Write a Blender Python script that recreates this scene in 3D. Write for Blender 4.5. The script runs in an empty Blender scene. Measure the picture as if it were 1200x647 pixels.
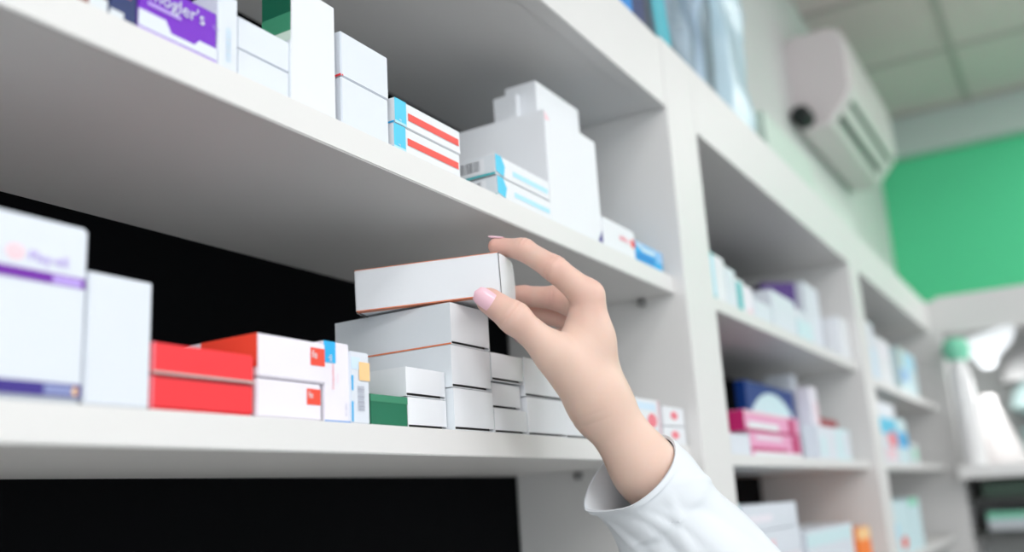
import bpy, bmesh, math, random
import numpy as np
from mathutils import Vector, Matrix

SC = bpy.context.scene
COL = SC.collection
Z0 = 1.15                      # height of the lower shelf top above the floor
PI = math.pi

# ------------------------------------------------------------------ materials
MATS = {}
def mat(name, col, rough=0.5, spec=0.4, bump=0.0, bscale=300, var=0.0, vscale=6, metal=0.0, sss=0.0,
        trans=0.0, emit=None, coat=0.0, bdist=0.0005):
    if name in MATS: return MATS[name]
    m = bpy.data.materials.new(name); m.use_nodes = True
    nt = m.node_tree; b = nt.nodes['Principled BSDF']
    b.inputs['Base Color'].default_value = (*col, 1)
    b.inputs['Roughness'].default_value = rough
    b.inputs['Specular IOR Level'].default_value = spec
    b.inputs['Metallic'].default_value = metal
    if coat: b.inputs['Coat Weight'].default_value = coat
    if trans: b.inputs['Transmission Weight'].default_value = trans
    if sss:
        b.inputs['Subsurface Weight'].default_value = sss
        b.inputs['Subsurface Radius'].default_value = (0.6, 0.25, 0.15)
        b.inputs['Subsurface Scale'].default_value = 0.006
    if emit:
        b.inputs['Emission Color'].default_value = (*emit[:3], 1)
        b.inputs['Emission Strength'].default_value = emit[3]
    tc = nt.nodes.new('ShaderNodeTexCoord')
    if var:
        n = nt.nodes.new('ShaderNodeTexNoise'); n.inputs['Scale'].default_value = vscale
        n.inputs['Detail'].default_value = 4
        nt.links.new(tc.outputs['Object'], n.inputs['Vector'])
        mx = nt.nodes.new('ShaderNodeMix'); mx.data_type = 'RGBA'
        mx.inputs[6].default_value = (*[max(0, c*(1-var)) for c in col], 1)
        mx.inputs[7].default_value = (*[min(1, c*(1+var)) for c in col], 1)
        nt.links.new(n.outputs['Fac'], mx.inputs[0]); nt.links.new(mx.outputs[2], b.inputs['Base Color'])
    if bump:
        n2 = nt.nodes.new('ShaderNodeTexNoise'); n2.inputs['Scale'].default_value = bscale
        n2.inputs['Detail'].default_value = 3
        nt.links.new(tc.outputs['Object'], n2.inputs['Vector'])
        bp = nt.nodes.new('ShaderNodeBump'); bp.inputs['Strength'].default_value = bump
        bp.inputs['Distance'].default_value = bdist
        nt.links.new(n2.outputs['Fac'], bp.inputs['Height']); nt.links.new(bp.outputs['Normal'], b.inputs['Normal'])
    MATS[name] = m
    return m

LAM   = mat('white_laminate', (0.735, 0.732, 0.722), 0.45, 0.3, bump=0.05, bscale=500, var=0.012)
BLACK = mat('black_backboard', (0.0025, 0.0028, 0.0035), 0.7, 0.05, var=0.15)
CARD  = mat('white_card', (0.78, 0.805, 0.835), 0.5, 0.3, bump=0.06, bscale=900, var=0.012)
CARDB = mat('blue_white_card', (0.705, 0.75, 0.815), 0.42, 0.35, bump=0.04, bscale=900, var=0.012)
CARDL = mat('lilac_white_card', (0.83, 0.80, 0.87), 0.45, 0.35, bump=0.04, bscale=900, var=0.012)
CARDG = mat('grey_white_card_and_shade', (0.69, 0.735, 0.77), 0.5, 0.3, bump=0.06, bscale=900, var=0.02)  # grey card, also painted on shaded left sides of white cartons
AQUA  = mat('pale_aqua_card', (0.62, 0.80, 0.84), 0.45, 0.35, var=0.02)
RED   = mat('red_card', (0.86, 0.035, 0.045), 0.42, 0.35, bump=0.03, bscale=800, var=0.02)
PINKR = mat('soft_red_print', (0.85, 0.22, 0.27), 0.5)
CORAL = mat('coral_red_print', (0.85, 0.075, 0.04), 0.5)
STRIPE= mat('stripe_red_print', (0.82, 0.075, 0.06), 0.5)
ORANGE= mat('orange_print', (0.75, 0.20, 0.07), 0.5)
ORNG2 = mat('bright_orange_print', (0.95, 0.24, 0.04), 0.5)
PEACH = mat('peach_sticker', (0.93, 0.60, 0.29), 0.6)
GREEN = mat('green_card', (0.012, 0.16, 0.085), 0.4, 0.35, var=0.03)
GREENL= mat('light_green_card', (0.045, 0.25, 0.14), 0.4, 0.35)
DGREEN= mat('dark_green_print', (0.004, 0.10, 0.055), 0.4)
CYAN  = mat('cyan_print', (0.06, 0.56, 0.80), 0.45)
CYANL = mat('pale_cyan_print', (0.42, 0.74, 0.90), 0.45)
TEAL  = mat('teal_print', (0.03, 0.45, 0.48), 0.45)
BLUE  = mat('blue_print', (0.0, 0.23, 0.66), 0.4)
BLUEM = mat('mid_blue_print', (0.02, 0.42, 0.80), 0.45)
SKY   = mat('sky_blue_print', (0.25, 0.52, 0.85), 0.45)
PALEB = mat('pale_blue_print', (0.62, 0.77, 0.90), 0.45)
NAVY  = mat('navy_print', (0.012, 0.03, 0.13), 0.45)
INDIGO= mat('indigo_print', (0.045, 0.025, 0.24), 0.45)
ROYAL = mat('royal_blue_print', (0.0, 0.035, 0.21), 0.42)
PURPLE= mat('purple_print', (0.165, 0.006, 0.52), 0.42)
PURP2 = mat('deep_purple_print', (0.16, 0.012, 0.36), 0.45)
LAV   = mat('lavender_print', (0.48, 0.34, 0.80), 0.45)
PLUM  = mat('plum_card', (0.075, 0.03, 0.20), 0.5)
MAGEN = mat('magenta_card', (0.50, 0.008, 0.13), 0.45)
PINK  = mat('pink_print', (0.80, 0.36, 0.56), 0.5)
PALEP = mat('pale_pink_print', (0.86, 0.62, 0.68), 0.5)
RUST  = mat('rust_card', (0.24, 0.045, 0.025), 0.5, var=0.1)
MAROON= mat('maroon_print', (0.32, 0.02, 0.03), 0.5)
INK   = mat('grey_ink', (0.16, 0.17, 0.19), 0.6)
INKL  = mat('light_grey_ink', (0.46, 0.48, 0.56), 0.6)
GREYC = mat('dark_grey_card_and_shade', (0.06, 0.055, 0.055), 0.6)
METAL = mat('grey_metal', (0.28, 0.28, 0.28), 0.35, 0.5, metal=0.8)
PLAST = mat('white_plastic', (0.72, 0.67, 0.675), 0.38, 0.4)
SLOT  = mat('dark_plastic', (0.045, 0.045, 0.045), 0.5)
BLKP  = mat('black_rubber', (0.006, 0.012, 0.011), 0.5)
GREENP= mat('mint_plastic', (0.24, 0.74, 0.50), 0.35)
WBOT  = mat('white_bottle_plastic', (0.93, 0.93, 0.93), 0.3, 0.45)
SKIN  = mat('skin', (0.70, 0.505, 0.415), 0.46, 0.35, bump=0.12, bscale=420, var=0.035, vscale=35, sss=0.32, bdist=0.0004)
NAIL  = mat('pink_nail', (0.84, 0.53, 0.61), 0.28, 0.4, coat=0.2)
COAT  = mat('white_cotton', (0.69, 0.73, 0.765), 0.85, 0.2, bump=0.08, bscale=700, bdist=0.0002)
WALLW = mat('white_wall_paint', (0.68, 0.69, 0.68), 0.7, 0.2, bump=0.06, bscale=200, var=0.015)
WALLG = mat('green_wall_paint', (0.11, 0.69, 0.35), 0.6, 0.25, bump=0.06, bscale=200, var=0.015)
FLOOR = mat('grey_floor_tile', (0.27, 0.27, 0.27), 0.4, 0.4, var=0.05, vscale=3)
TILE  = mat('ceiling_tile', (0.73, 0.62, 0.62), 0.9, 0.1, bump=0.3, bscale=120, var=0.02)
TBAR  = mat('ceiling_grid_bar', (0.52, 0.46, 0.45), 0.6, 0.2)
COVE  = mat('cornice_paint', (0.55, 0.63, 0.60), 0.7, 0.2)
LAMP  = mat('lamp_diffuser', (0.9, 0.9, 0.9), 0.5, emit=(1, 1, 1, 4))
GLASSA= mat('aqua_glass', (0.62, 0.80, 0.79), 0.2, 0.5, trans=0.25)
GREYP = mat('grey_plastic', (0.42, 0.42, 0.42), 0.5)
CREAM = mat('warm_white_plastic', (0.90, 0.86, 0.85), 0.5)
DKSH  = mat('dark_shelf_liner', (0.07, 0.075, 0.07), 0.6)

def wrap_material():
    m = bpy.data.materials.new('crinkled_blue_film'); m.use_nodes = True; nt = m.node_tree
    b = nt.nodes['Principled BSDF']; b.inputs['Roughness'].default_value = 0.38
    b.inputs['Specular IOR Level'].default_value = 0.5
    tc = nt.nodes.new('ShaderNodeTexCoord')
    mp = nt.nodes.new('ShaderNodeMapping'); mp.inputs['Scale'].default_value = (9, 6, 2.0)
    mp.inputs['Rotation'].default_value = (0, 0.5, 0)
    nt.links.new(tc.outputs['Object'], mp.inputs['Vector'])
    n = nt.nodes.new('ShaderNodeTexNoise'); n.inputs['Scale'].default_value = 1.6; n.inputs['Detail'].default_value = 5
    n.inputs['Distortion'].default_value = 1.0
    nt.links.new(mp.outputs['Vector'], n.inputs['Vector'])
    r = nt.nodes.new('ShaderNodeValToRGB')
    r.color_ramp.elements[0].position = 0.36; r.color_ramp.elements[0].color = (0.06, 0.12, 0.16, 1)
    r.color_ramp.elements[1].position = 0.62; r.color_ramp.elements[1].color = (0.30, 0.43, 0.58, 1)
    nt.links.new(n.outputs['Fac'], r.inputs[0]); nt.links.new(r.outputs[0], b.inputs['Base Color'])
    bp = nt.nodes.new('ShaderNodeBump'); bp.inputs['Strength'].default_value = 0.8; bp.inputs['Distance'].default_value = 0.02
    nt.links.new(n.outputs['Fac'], bp.inputs['Height']); nt.links.new(bp.outputs['Normal'], b.inputs['Normal'])
    return m
WRAP = wrap_material()
BAGP = mat('pale_blue_film', (0.43, 0.60, 0.68), 0.3, 0.5, bump=0.5, bscale=12, var=0.06, vscale=10, bdist=0.01)
TEALF = mat('teal_film', (0.05, 0.42, 0.50), 0.3)
PGRN = mat('pale_green_card', (0.58, 0.70, 0.62), 0.5, var=0.05)

# ------------------------------------------------------------------ mesh helpers
def link(o): COL.objects.link(o); return o
def mesh_obj(name, bm, mats, parent=None, loc=(0, 0, 0), rot=(0, 0, 0), smooth=False):
    me = bpy.data.meshes.new(name); bm.normal_update(); bm.to_mesh(me); bm.free()
    if not isinstance(mats, (list, tuple)): mats = [mats]
    for m in mats: me.materials.append(m)
    if smooth:
        me.polygons.foreach_set('use_smooth', [True]*len(me.polygons)); me.set_sharp_from_angle(angle=0.75)
    o = link(bpy.data.objects.new(name, me))
    o.location = loc; o.rotation_euler = rot
    if parent: o.parent = parent
    return o
def tag(o, label=None, cat=None, group=None, kind=None):
    if label: o['label'] = label
    if cat: o['category'] = cat
    if group: o['group'] = group
    if kind: o['kind'] = kind
    return o
def empty(name, loc, rz=0):
    o = link(bpy.data.objects.new(name, None)); o.location = loc; o.rotation_euler = (0, 0, rz)
    o.empty_display_size = 0.05
    return o
def box(bm, x0, x1, y0, y1, z0, z1, mi=0, bev=0.0):
    ps = [(x0,y0,z0),(x1,y0,z0),(x1,y1,z0),(x0,y1,z0),(x0,y0,z1),(x1,y0,z1),(x1,y1,z1),(x0,y1,z1)]
    vs = [bm.verts.new(q) for q in ps]
    fs = []
    for idx in ((0,1,5,4),(1,2,6,5),(2,3,7,6),(3,0,4,7),(4,5,6,7),(3,2,1,0)):
        f = bm.faces.new([vs[i] for i in idx]); f.material_index = mi; fs.append(f)
    if bev:
        es = list({e for f in fs for e in f.edges})
        bmesh.ops.bevel(bm, geom=es, offset=bev, segments=2, affect='EDGES', clamp_overlap=True)
    return fs
def bx(name, x0, x1, y0, y1, z0, z1, m, parent=None, bev=0.0, origin=None):
    bm = bmesh.new()
    ox, oy, oz = origin or (0, 0, 0)
    box(bm, x0-ox, x1-ox, y0-oy, y1-oy, z0-oz, z1-oz, 0, bev)
    return mesh_obj(name, bm, m, parent, loc=(ox, oy, oz))
def lathe(bm, prof, n=32, mi=0, cx=0, cy=0):
    rings = []
    for r, z in prof:
        if r < 1e-6: rings.append([bm.verts.new((cx, cy, z))])
        else: rings.append([bm.verts.new((cx+r*math.cos(2*PI*i/n), cy+r*math.sin(2*PI*i/n), z)) for i in range(n)])
    for a, b in zip(rings[:-1], rings[1:]):
        for i in range(n):
            j = (i+1) % n
            if len(a) == 1 and len(b) == 1: continue
            if len(a) == 1: f = bm.faces.new((a[0], b[j], b[i]))
            elif len(b) == 1: f = bm.faces.new((a[i], a[j], b[0]))
            else: f = bm.faces.new((a[i], a[j], b[j], b[i]))
            f.material_index = mi
def text_mesh(s, size):
    c = bpy.data.curves.new('lettering', 'FONT'); c.body = s; c.size = size; c.align_x = 'LEFT'
    c.resolution_u = 3
    o = bpy.data.objects.new('lettering', c); link(o)
    dg = bpy.context.evaluated_depsgraph_get(); dg.update()
    me = bpy.data.meshes.new_from_object(o.evaluated_get(dg))
    vs = [v.co.copy() for v in me.vertices]; fs = [tuple(p.vertices) for p in me.polygons]
    bpy.data.objects.remove(o); bpy.data.curves.remove(c); bpy.data.meshes.remove(me)
    return vs, fs

# ------------------------------------------------------------------ cartons
# prints: list of
#   (face, u0, u1, v0, v1, material)                 flat printed field, fractions of the face
#   (face, u, v, size_fraction_of_height, text, material, rotated)   lettering
#   (face, 'bar', u0, u1, v0, v1, material)          bar code
#   (face, 'disc', u, v, ru, rv, material)           printed ellipse
def carton(name, label, x0, x1, y0, d, z0, h, body=CARD, left=None, front=None, right=None, prints=(), yaw=0,
           flap=None, bev=0.0006, group=None, cat='box', matrix=None):
    w = x1-x0
    mats = [body]
    def mi(m):
        if m not in mats: mats.append(m)
        return mats.index(m)
    bm = bmesh.new()
    fs = box(bm, -w/2, w/2, -d/2, d/2, 0, h)
    if left: fs[3].material_index = mi(left)
    if front: fs[0].material_index = mi(front)
    if right: fs[1].material_index = mi(right)
    if flap:                       # open tube end, closed by a tucked flap
        f = {'front': fs[0], 'left': fs[3]}[flap]
        ov = list(f.verts); cen = f.calc_center_median(); push = Vector({'front': (0, 0.004, 0), 'left': (0.004, 0, 0)}[flap])
        lip = []; deep = []
        for v_ in ov:
            dlt = cen-v_.co; q_ = v_.co+Vector([math.copysign(min(abs(c_), 0.0005), c_) for c_ in dlt])
            lip.append(bm.verts.new(q_)); deep.append(bm.verts.new(q_+push))
        bm.faces.remove(f)
        for i_ in range(4):
            j_ = (i_+1) % 4
            bm.faces.new((ov[i_], ov[j_], lip[j_], lip[i_])); bm.faces.new((lip[i_], lip[j_], deep[j_], deep[i_]))
        f = bm.faces.new(deep)
        f.material_index = mi(GREYC)  # recess painted dark, shade of the slit put into its colour
    else:
        es = list(bm.edges)
        bmesh.ops.bevel(bm, geom=es, offset=bev, segments=2, affect='EDGES', clamp_overlap=True)
    e = 0.00025
    def P(face, u, v, lift=e):
        if face == 'f': return (-w/2+u*w, -d/2-lift, v*h)
        if face == 'l': return (-w/2-lift, d/2-u*d, v*h)
        if face == 'r': return (w/2+lift, -d/2+u*d, v*h)
        if face == 't': return (-w/2+u*w, -d/2+v*d, h+lift)
        if face == 'b': return (-w/2+u*w, d/2-v*d, -lift)
    def quad(face, u0, u1, v0, v1, m, lift=e):
        f = bm.faces.new([bm.verts.new(P(face, *q, lift)) for q in ((u0,v0),(u1,v0),(u1,v1),(u0,v1))])
        f.material_index = mi(m)
    if flap == 'front': e2 = 0.0014
    else: e2 = e
    for k, pr in enumerate(prints):
        face = pr[0]; lf = e*(1+0.35*(k % 5))
        if flap == 'front' and face == 'f': lf += 0.0012
        if pr[1] == 'bar':
            _, _, u0, u1, v0, v1, m = pr
            rnd = random.Random(k+7); u = u0; vert = False
            while u < u1:
                bw = rnd.choice((0.02, 0.03, 0.05))*(u1-u0); quad(face, u, min(u+bw, u1), v0, v1, m, lf)
                u += bw + rnd.choice((0.02, 0.03, 0.04))*(u1-u0)
        elif pr[1] == 'barv':
            _, _, u0, u1, v0, v1, m = pr
            rnd = random.Random(k+7); u = v0
            while u < v1:
                bw = rnd.choice((0.02, 0.03, 0.05))*(v1-v0); quad(face, u0, u1, u, min(u+bw, v1), m, lf)
                u += bw + rnd.choice((0.02, 0.03, 0.04))*(v1-v0)
        elif pr[1] == 'disc':
            _, _, u, v, ru, rv, m = pr
            vs = [bm.verts.new(P(face, min(1, max(0, u+ru*math.cos(2*PI*i/40))), min(1, max(0, v+rv*math.sin(2*PI*i/40))), lf)) for i in range(40)]
            f = bm.faces.new(vs); f.material_index = mi(m)
        elif pr[1] == 'poly':
            f = bm.faces.new([bm.verts.new(P(face, *q, lf)) for q in pr[2]]); f.material_index = mi(pr[3])
        elif isinstance(pr[4], str):
            _, u, v, sf, s, m, rot = pr
            fw = w if face in 'f' else d
            vs, faces = text_mesh(s, sf*h)
            bv = []
            for q in vs:
                a, b = (q.x, q.y) if not rot else (-q.y, q.x)
                bv.append(bm.verts.new(P(face, u+a/fw, v+b/h, lf+e)))
            for q in faces:
                try:
                    f = bm.faces.new([bv[i] for i in q]); f.material_index = mi(m)
                except ValueError: pass
        else:
            quad(face, *pr[1:5], pr[5], lf)
    o = mesh_obj(name, bm, mats, loc=((x0+x1)/2, y0+d/2, z0+Z0+0.0003), rot=(0, 0, yaw))
    if matrix is not None: o.matrix_world = matrix
    tag(o, label, cat, group)
    if flap:
        fb = bmesh.new(); N = 10; g = 0.0021
        cols = []
        fw = w if flap == 'front' else d
        for i in range(N+1):
            t = i/N; a = -fw/2+0.0002+t*(fw-0.0004)
            row = []
            for j in range(7):
                s = j/6; z = g+s*(h-g-0.0004)
                bulge = 0.0011*(1-(2*t-1)**6)*(0.25+0.75*math.sin(PI*min(1, 0.08+0.8*(1-s))))
                row.append(fb.verts.new((a, -d/2-bulge+0.0004, z) if flap == 'front' else (-w/2-bulge+0.0004, -a, z)))
            cols.append(row)
        for i in range(N):
            for j in range(6):
                fb.faces.new((cols[i][j], cols[i+1][j], cols[i+1][j+1], cols[i][j+1]))
        fb.normal_update()
        ret = bmesh.ops.solidify(fb, geom=fb.faces[:], thickness=-0.0004)
        bmesh.ops.recalc_face_normals(fb, faces=fb.faces[:])
        mesh_obj('end_flap', fb, front or body, o, smooth=True)
    return o

# ------------------------------------------------------------------ the shelving
FB, FT1, FT2 = 0.393, 0.481, 0.486
XP, PW, XQ, QW, XE = 0.6553, 0.1006, 1.6516, 0.0926, 2.80
RY, DY, DW = 0.0129, 0.234, 0.250         # shelf front, back board, wall
ZU, ZL, ZM = 0.1905, 0.0, -0.006          # shelf tops
def zz(v): return v+Z0
def shelf(x0, x1, ztop, t, parent, y0=RY):
    return bx('shelf', x0, x1, y0, DY, zz(ztop-t), zz(ztop), LAM, parent, 0.0008, origin=parent_loc(parent))
def parent_loc(p): return None
def unit(label, x0, x1, ft, fb, shelves, posts, t0=0.018):
    u = tag(empty('shelving_unit', ((x0+x1)/2, DW-0.12, 0)), label, 'shelving unit')
    inv = Vector(u.location)
    def pb(name, a, b, c, d_, e, f, m, bev=0.0008, par=u):
        bm = bmesh.new(); box(bm, a-inv.x, b-inv.x, c-inv.y, d_-inv.y, e, f, 0, bev)
        return mesh_obj(name, bm, m, par)
    ix0, ix1 = x0, x1
    for k, (a, b) in enumerate(posts):
        pb('upright', a, b, 0.0, DY, 0.0, zz(ft)-0.0, LAM)
    return u, pb, inv

# bay 1 (left of the broad upright)
u1, pb, inv1 = unit('near white shelving unit holding the two shelves the hand reaches into', -0.85, XP, FT1, FB, None, [(-0.85, -0.80)])
pb('top_board', -0.80, XP-0.0008, 0.018, DY, zz(FB+0.002), zz(FT1-0.001), LAM)
pb('fascia', -0.80, XP-0.0008, 0.0, 0.018, zz(FB), zz(FT1), LAM)
pb('back_board', -0.80, XP-0.0005, DY, DY+0.012, 0.05, zz(FT1), BLACK)
for zt, t in ((ZU, 0.0205), (0.0, 0.018), (-0.2015, 0.018), (-0.40, 0.018), (-0.60, 0.018)):
    pb('shelf', -0.80, XP-0.0004, RY, DY, zz(zt-t), zz(zt), LAM)
pb('shelf', -0.80, XP-0.0004, RY, DY, 0.08, 0.10, LAM)
pb('plinth', -0.80, XP-0.0004, 0.03, 0.05, 0.0, 0.08, LAM)
# bay 2
u2, pb, inv2 = unit('middle white shelving unit with the broad front upright beside the hand', XP, XQ, FT2, FB, None, [(XP, XP+PW)])
pb('fascia', XP+PW, XQ-0.0008, 0.0, 0.018, zz(FB), zz(FT2), LAM)
pb('top_board', XP+PW, XQ-0.0008, 0.018, DY, zz(FB+0.002), zz(FT2-0.001), LAM)
pb('back_board', XP+PW, XQ-0.0005, DY, DY+0.012, 0.05, zz(FT2), BLACK)
for zt, t in ((0.1893, 0.0176), (ZM, 0.0143), (-0.2015, 0.016), (-0.40, 0.016), (-0.60, 0.016)):
    pb('shelf', XP+PW, XQ-0.0004, RY, DY, zz(zt-t), zz(zt), LAM)
pb('shelf', XP+PW, XQ-0.0004, RY, DY, 0.08, 0.10, LAM)
pb('plinth', XP+PW, XQ-0.0004, 0.03, 0.05, 0.0, 0.08, LAM)
def pin(y, z):
    bm = bmesh.new()
    lathe(bm, [(0, 0), (0.0042, 0), (0.0046, 0.001), (0.0046, 0.007), (0.0030, 0.009), (0, 0.0095)], 20)
    bmesh.ops.rotate(bm, verts=bm.verts, cent=(0, 0, 0), matrix=Matrix.Rotation(-PI/2, 3, 'Y'))
    mesh_obj('shelf_pin', bm, METAL, u2, loc=(XP-inv2.x, y-inv2.y, zz(z)), smooth=True)
pin(0.052, ZU-0.0205-0.0048); pin(0.20, ZU-0.0205-0.0048); pin(0.15, -0.018-0.0048); pin(0.052, -0.018-0.0048)
# bay 3
u3, pb, inv3 = unit('farthest white shelving unit in the row, next to the corner cabinet', XQ, XE, FT2, FB, None, [(XQ, XQ+QW)])
pb('fascia', XQ+QW, XE, 0.0, 0.018, zz(FB), zz(FT2), LAM)
pb('top_board', XQ+QW, XE, 0.018, DY, zz(FB+0.002), zz(FT2-0.001), LAM)
pb('back_board', XQ+QW, XE, DY, DY+0.012, 0.05, zz(FT2), BLACK)
for zt, t in ((0.175, 0.018), (ZM, 0.0143), (-0.2015, 0.016), (-0.40, 0.016), (-0.60, 0.016)):
    pb('shelf', XQ+QW, XE-0.0004, RY, DY, zz(zt-t), zz(zt), LAM)
pb('shelf', XQ+QW, XE-0.0004, RY, DY, 0.08, 0.10, LAM)
pb('plinth', XQ+QW, XE-0.0004, 0.03, 0.05, 0.0, 0.08, LAM)

# corner cabinet that runs along the green wall, facing the near end
uc = tag(empty('corner_cabinet', (XE+0.2, -0.6, 0)), 'white open cabinet below the green wall, at the far corner', 'cabinet')
def cb(name, a, b, c, d_, e, f, m, bev=0.001):
    bm = bmesh.new(); box(bm, a-XE-0.2, b-XE-0.2, c+0.6, d_+0.6, e, f, 0, bev); return mesh_obj(name, bm, m, uc)
CY0 = -2.3
cb('side_panel', XE+0.0005, XE+0.34, -0.028, DY, 0.0, zz(FT2), LAM)
cb('side_panel', XE, XE+0.34, CY0-0.03, CY0, 0.0, zz(FT2), LAM)
cb('fascia', XE, XE+0.02, CY0, -0.028, zz(0.385), zz(0.496), LAM)
cb('top_board', XE+0.02, XE+0.34, CY0, -0.028, zz(0.40), zz(0.496), LAM)
cb('back_board', XE+0.32, XE+0.34, CY0, -0.028, 0.0, zz(0.40), mat('cabinet_back_grey', (0.50, 0.51, 0.50), 0.6))
cb('worktop', XE-0.10, XE+0.32, CY0, -0.028, zz(-0.048), zz(-0.012), mat('white_worktop', (0.88, 0.88, 0.87), 0.3))
cb('shelf', XE+0.02, XE+0.32, CY0, -0.028, zz(-0.215), zz(-0.20), DKSH)
cb('shelf', XE+0.02, XE+0.32, CY0, -0.028, zz(-0.115), zz(-0.105), DKSH)
cb('shelf', XE+0.02, XE+0.32, CY0, -0.028, zz(-0.50), zz(-0.48), DKSH)
cb('plinth', XE+0.04, XE+0.32, CY0, -0.028, 0.0, 0.08, LAM)

# ------------------------------------------------------------------ upper shelf, near bay
YF = 0.0150
carton('carton', 'rust red carton with a grey corner at the far left of the upper shelf', -0.1090, -0.0900, YF+0.001, 0.07, ZU, 0.030,
       body=RUST, prints=[('f', 0.45, 1.0, 0, 0.24, CARDG)])
carton('carton', 'navy carton with red lettering beside the purple carton on the upper shelf', -0.0895, -0.0735, YF, 0.08, ZU, 0.030,
       body=NAVY, prints=[('f', -0.0+0.12, 0.42, 0.22, 'omi', PINKR, False), ('f', 0.0, 0.5, 0.0, 0.12, CARDG)])
carton('carton', 'purple carton with white script lettering on the upper shelf', -0.0728, -0.0212, YF, 0.085, ZU, 0.0300, body=PURPLE,
       prints=[('f', 'poly', [(0.0, 0.06), (1, 0.06), (1, 0.29), (0.76, 0.29), (0.70, 0.17), (0.40, 0.17), (0.33, 0.37), (0.0, 0.37)], CARDB),
               ('f', 0.0, 1.0, 0.0, 0.045, LAV),
               ('f', 0.10, 0.52, 0.50, 0.57, LAV),
               ('f', 0.06, 0.62, 0.36, "Imogler's", CARDB, False), ('f', 0.92, 0.63, 0.12, 'TM', LAV, False)])
jb = bmesh.new(); lathe(jb, [(0, 0), (0.016, 0), (0.0175, 0.002), (0.0175, 0.030), (0.014, 0.0375), (0.008, 0.0405), (0, 0.0412)], 40)
jar = mesh_obj('jar', jb, CARDG, loc=(-0.0155, 0.056, zz(ZU)), smooth=True)
jar.location = (0.0000, 0.095, zz(ZU))
tag(jar, 'round pale jar standing behind the purple carton', 'jar')
jl = bmesh.new(); lathe(jl, [(0.0176, 0.026), (0.0182, 0.0265), (0.0182, 0.0295), (0.0176, 0.030)], 40); mesh_obj('ring', jl, CARD, jar, smooth=True)
carton('carton', 'thin upright white carton right of the purple carton', -0.0205, -0.0058, YF, 0.05, ZU, 0.0455, body=CARDB,
       prints=[('f', 'barv', 0.40, 0.66, 0.10, 0.55, PALEB)])
carton('carton', 'plain white carton, lower of the pair left of the tall white carton', -0.0040, 0.0378, YF+0.002, 0.09, ZU, 0.0172, body=CARDB)
carton('carton', 'plain white carton, upper of the pair left of the tall white carton', -0.0040, 0.0382, YF+0.002, 0.09, ZU+0.0176, 0.0200, body=CARDB)
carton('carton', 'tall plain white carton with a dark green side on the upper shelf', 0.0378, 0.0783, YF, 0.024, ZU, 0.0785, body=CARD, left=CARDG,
       prints=[('l', 0, 1, 0.74, 1, DGREEN), ('l', 0, 1, 0.66, 0.74, GREENL), ('l', 0, 1, 0.58, 0.66, GREENL), ('l', 0, 1, 0.50, 0.58, PGRN)])
for k, (zb, hh, lab) in enumerate(((0, 0.0325, 'square white carton, lower of the pair with a red mark between'),
                                   (0.0330, 0.0318, 'square white carton, upper of the pair with a red mark between'))):
    carton('carton', lab, 0.0840, 0.1328+0.001*k, YF, 0.05, ZU+zb, hh, body=CARDB,
           prints=[('l', 'barv', 0.35, 0.65, 0.15, 0.85, PALEB)] + ([('l', 0.3, 1.0, 0.0, 0.045, RED), ('f', 0, 0.03, 0, 0.03, RED)] if k else []))
for k, (zb, x0, hh, lab) in enumerate(((0, 0.1383, 0.0183, 'slim white carton with cyan end and red stripe, lower of its pair'),
                                       (0.0190, 0.1400, 0.0188, 'slim white carton with cyan end and red stripe, upper of its pair'))):
    carton('carton', lab, x0, x0+0.0828, YF, 0.06, ZU+zb, hh, body=CARD, left=CARD,
           prints=[('f', 0.0, 0.165, 0.10, 1.0, CYAN), ('f', 0.19, 0.97, 0.32, 0.62, STRIPE), ('f', 0.0, 0.165, 0.0, 0.10, CYANL),
                   ('l', 0.35, 1, 0, 0.07, BLUEM), ('f', 0.05, 0.14, 0.12, 'mg', CARDB, False)])
for k, (zb, x0, hh, lab) in enumerate(((0, 0.2750, 0.0172, 'slim white carton with bar code and cyan band, lower of its pair'),
                                       (0.0180, 0.2738, 0.0176, 'slim white carton with bar code and cyan band, upper of its pair'))):
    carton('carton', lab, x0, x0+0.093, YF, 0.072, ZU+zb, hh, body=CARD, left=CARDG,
           prints=[('l', 0.10, 0.86, 0.16, 0.90, CARD), ('l', 'bar', 0.14, 0.42, 0.22, 0.82, INK), ('l', 'bar', 0.50, 0.80, 0.30, 0.82, INK), ('l', 0.2, 1, 0.0, 0.10, TEAL),
                   ('f', 'poly', [(0.0, 0.16), (0.13, 0.02), (0.16, 0.55), (0.10, 0.98), (0.0, 0.98)], CYAN), ('f', 0.30, 0.96, 0.30, 0.55, CYANL)])
carton('carton', 'broad white carton with a pink corner mark behind the bar coded pair', 0.3690, 0.4760, YF+0.001, 0.142, ZU, 0.1075, body=CARD, left=CARD,
       prints=[('f', 'poly', [(0.0, 0.90), (0.0, 0.985), (0.10, 0.92)], PALEP), ('f', 'poly', [(0.90, 0.02), (0.995, 0.02), (0.995, 0.14)], INDIGO),
               ('l', 0.36, 0.39, 0.70, 0.86, CARD)])
carton('carton', 'white carton lying on the broad one, topmost on the upper shelf', 0.4120, 0.5050, 0.045, 0.035, ZU+0.1080, 0.0520, body=CARD, left=CARD)
carton('carton', 'narrow white carton on the broad one, left of the topmost', 0.4020, 0.4110, 0.062, 0.026, ZU+0.1080, 0.0400, body=CARD, left=CARD)
carton('carton', 'slim white carton with faint print on the right of the broad one', 0.4770, 0.5020, 0.030, 0.05, ZU, 0.093, body=CARDB,
       prints=[('f', 'barv', 0.55, 0.75, 0.25, 0.55, PALEB), ('f', 0.60, 0.9, 0.02, 0.09, LAV)])
carton('carton', 'low white carton with a red logo near the upright on the upper shelf', 0.4765, 0.5545, YF, 0.08, ZU, 0.0300, body=CARD,
       prints=[('f', 'disc', 0.93, 0.53, 0.075, 0.16, CORAL), ('f', 0.48, 0.86, 0.45, 0.60, PALEP), ('f', 0.50, 0.48, 0.30, 'asox', PINKR, False)])
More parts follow.
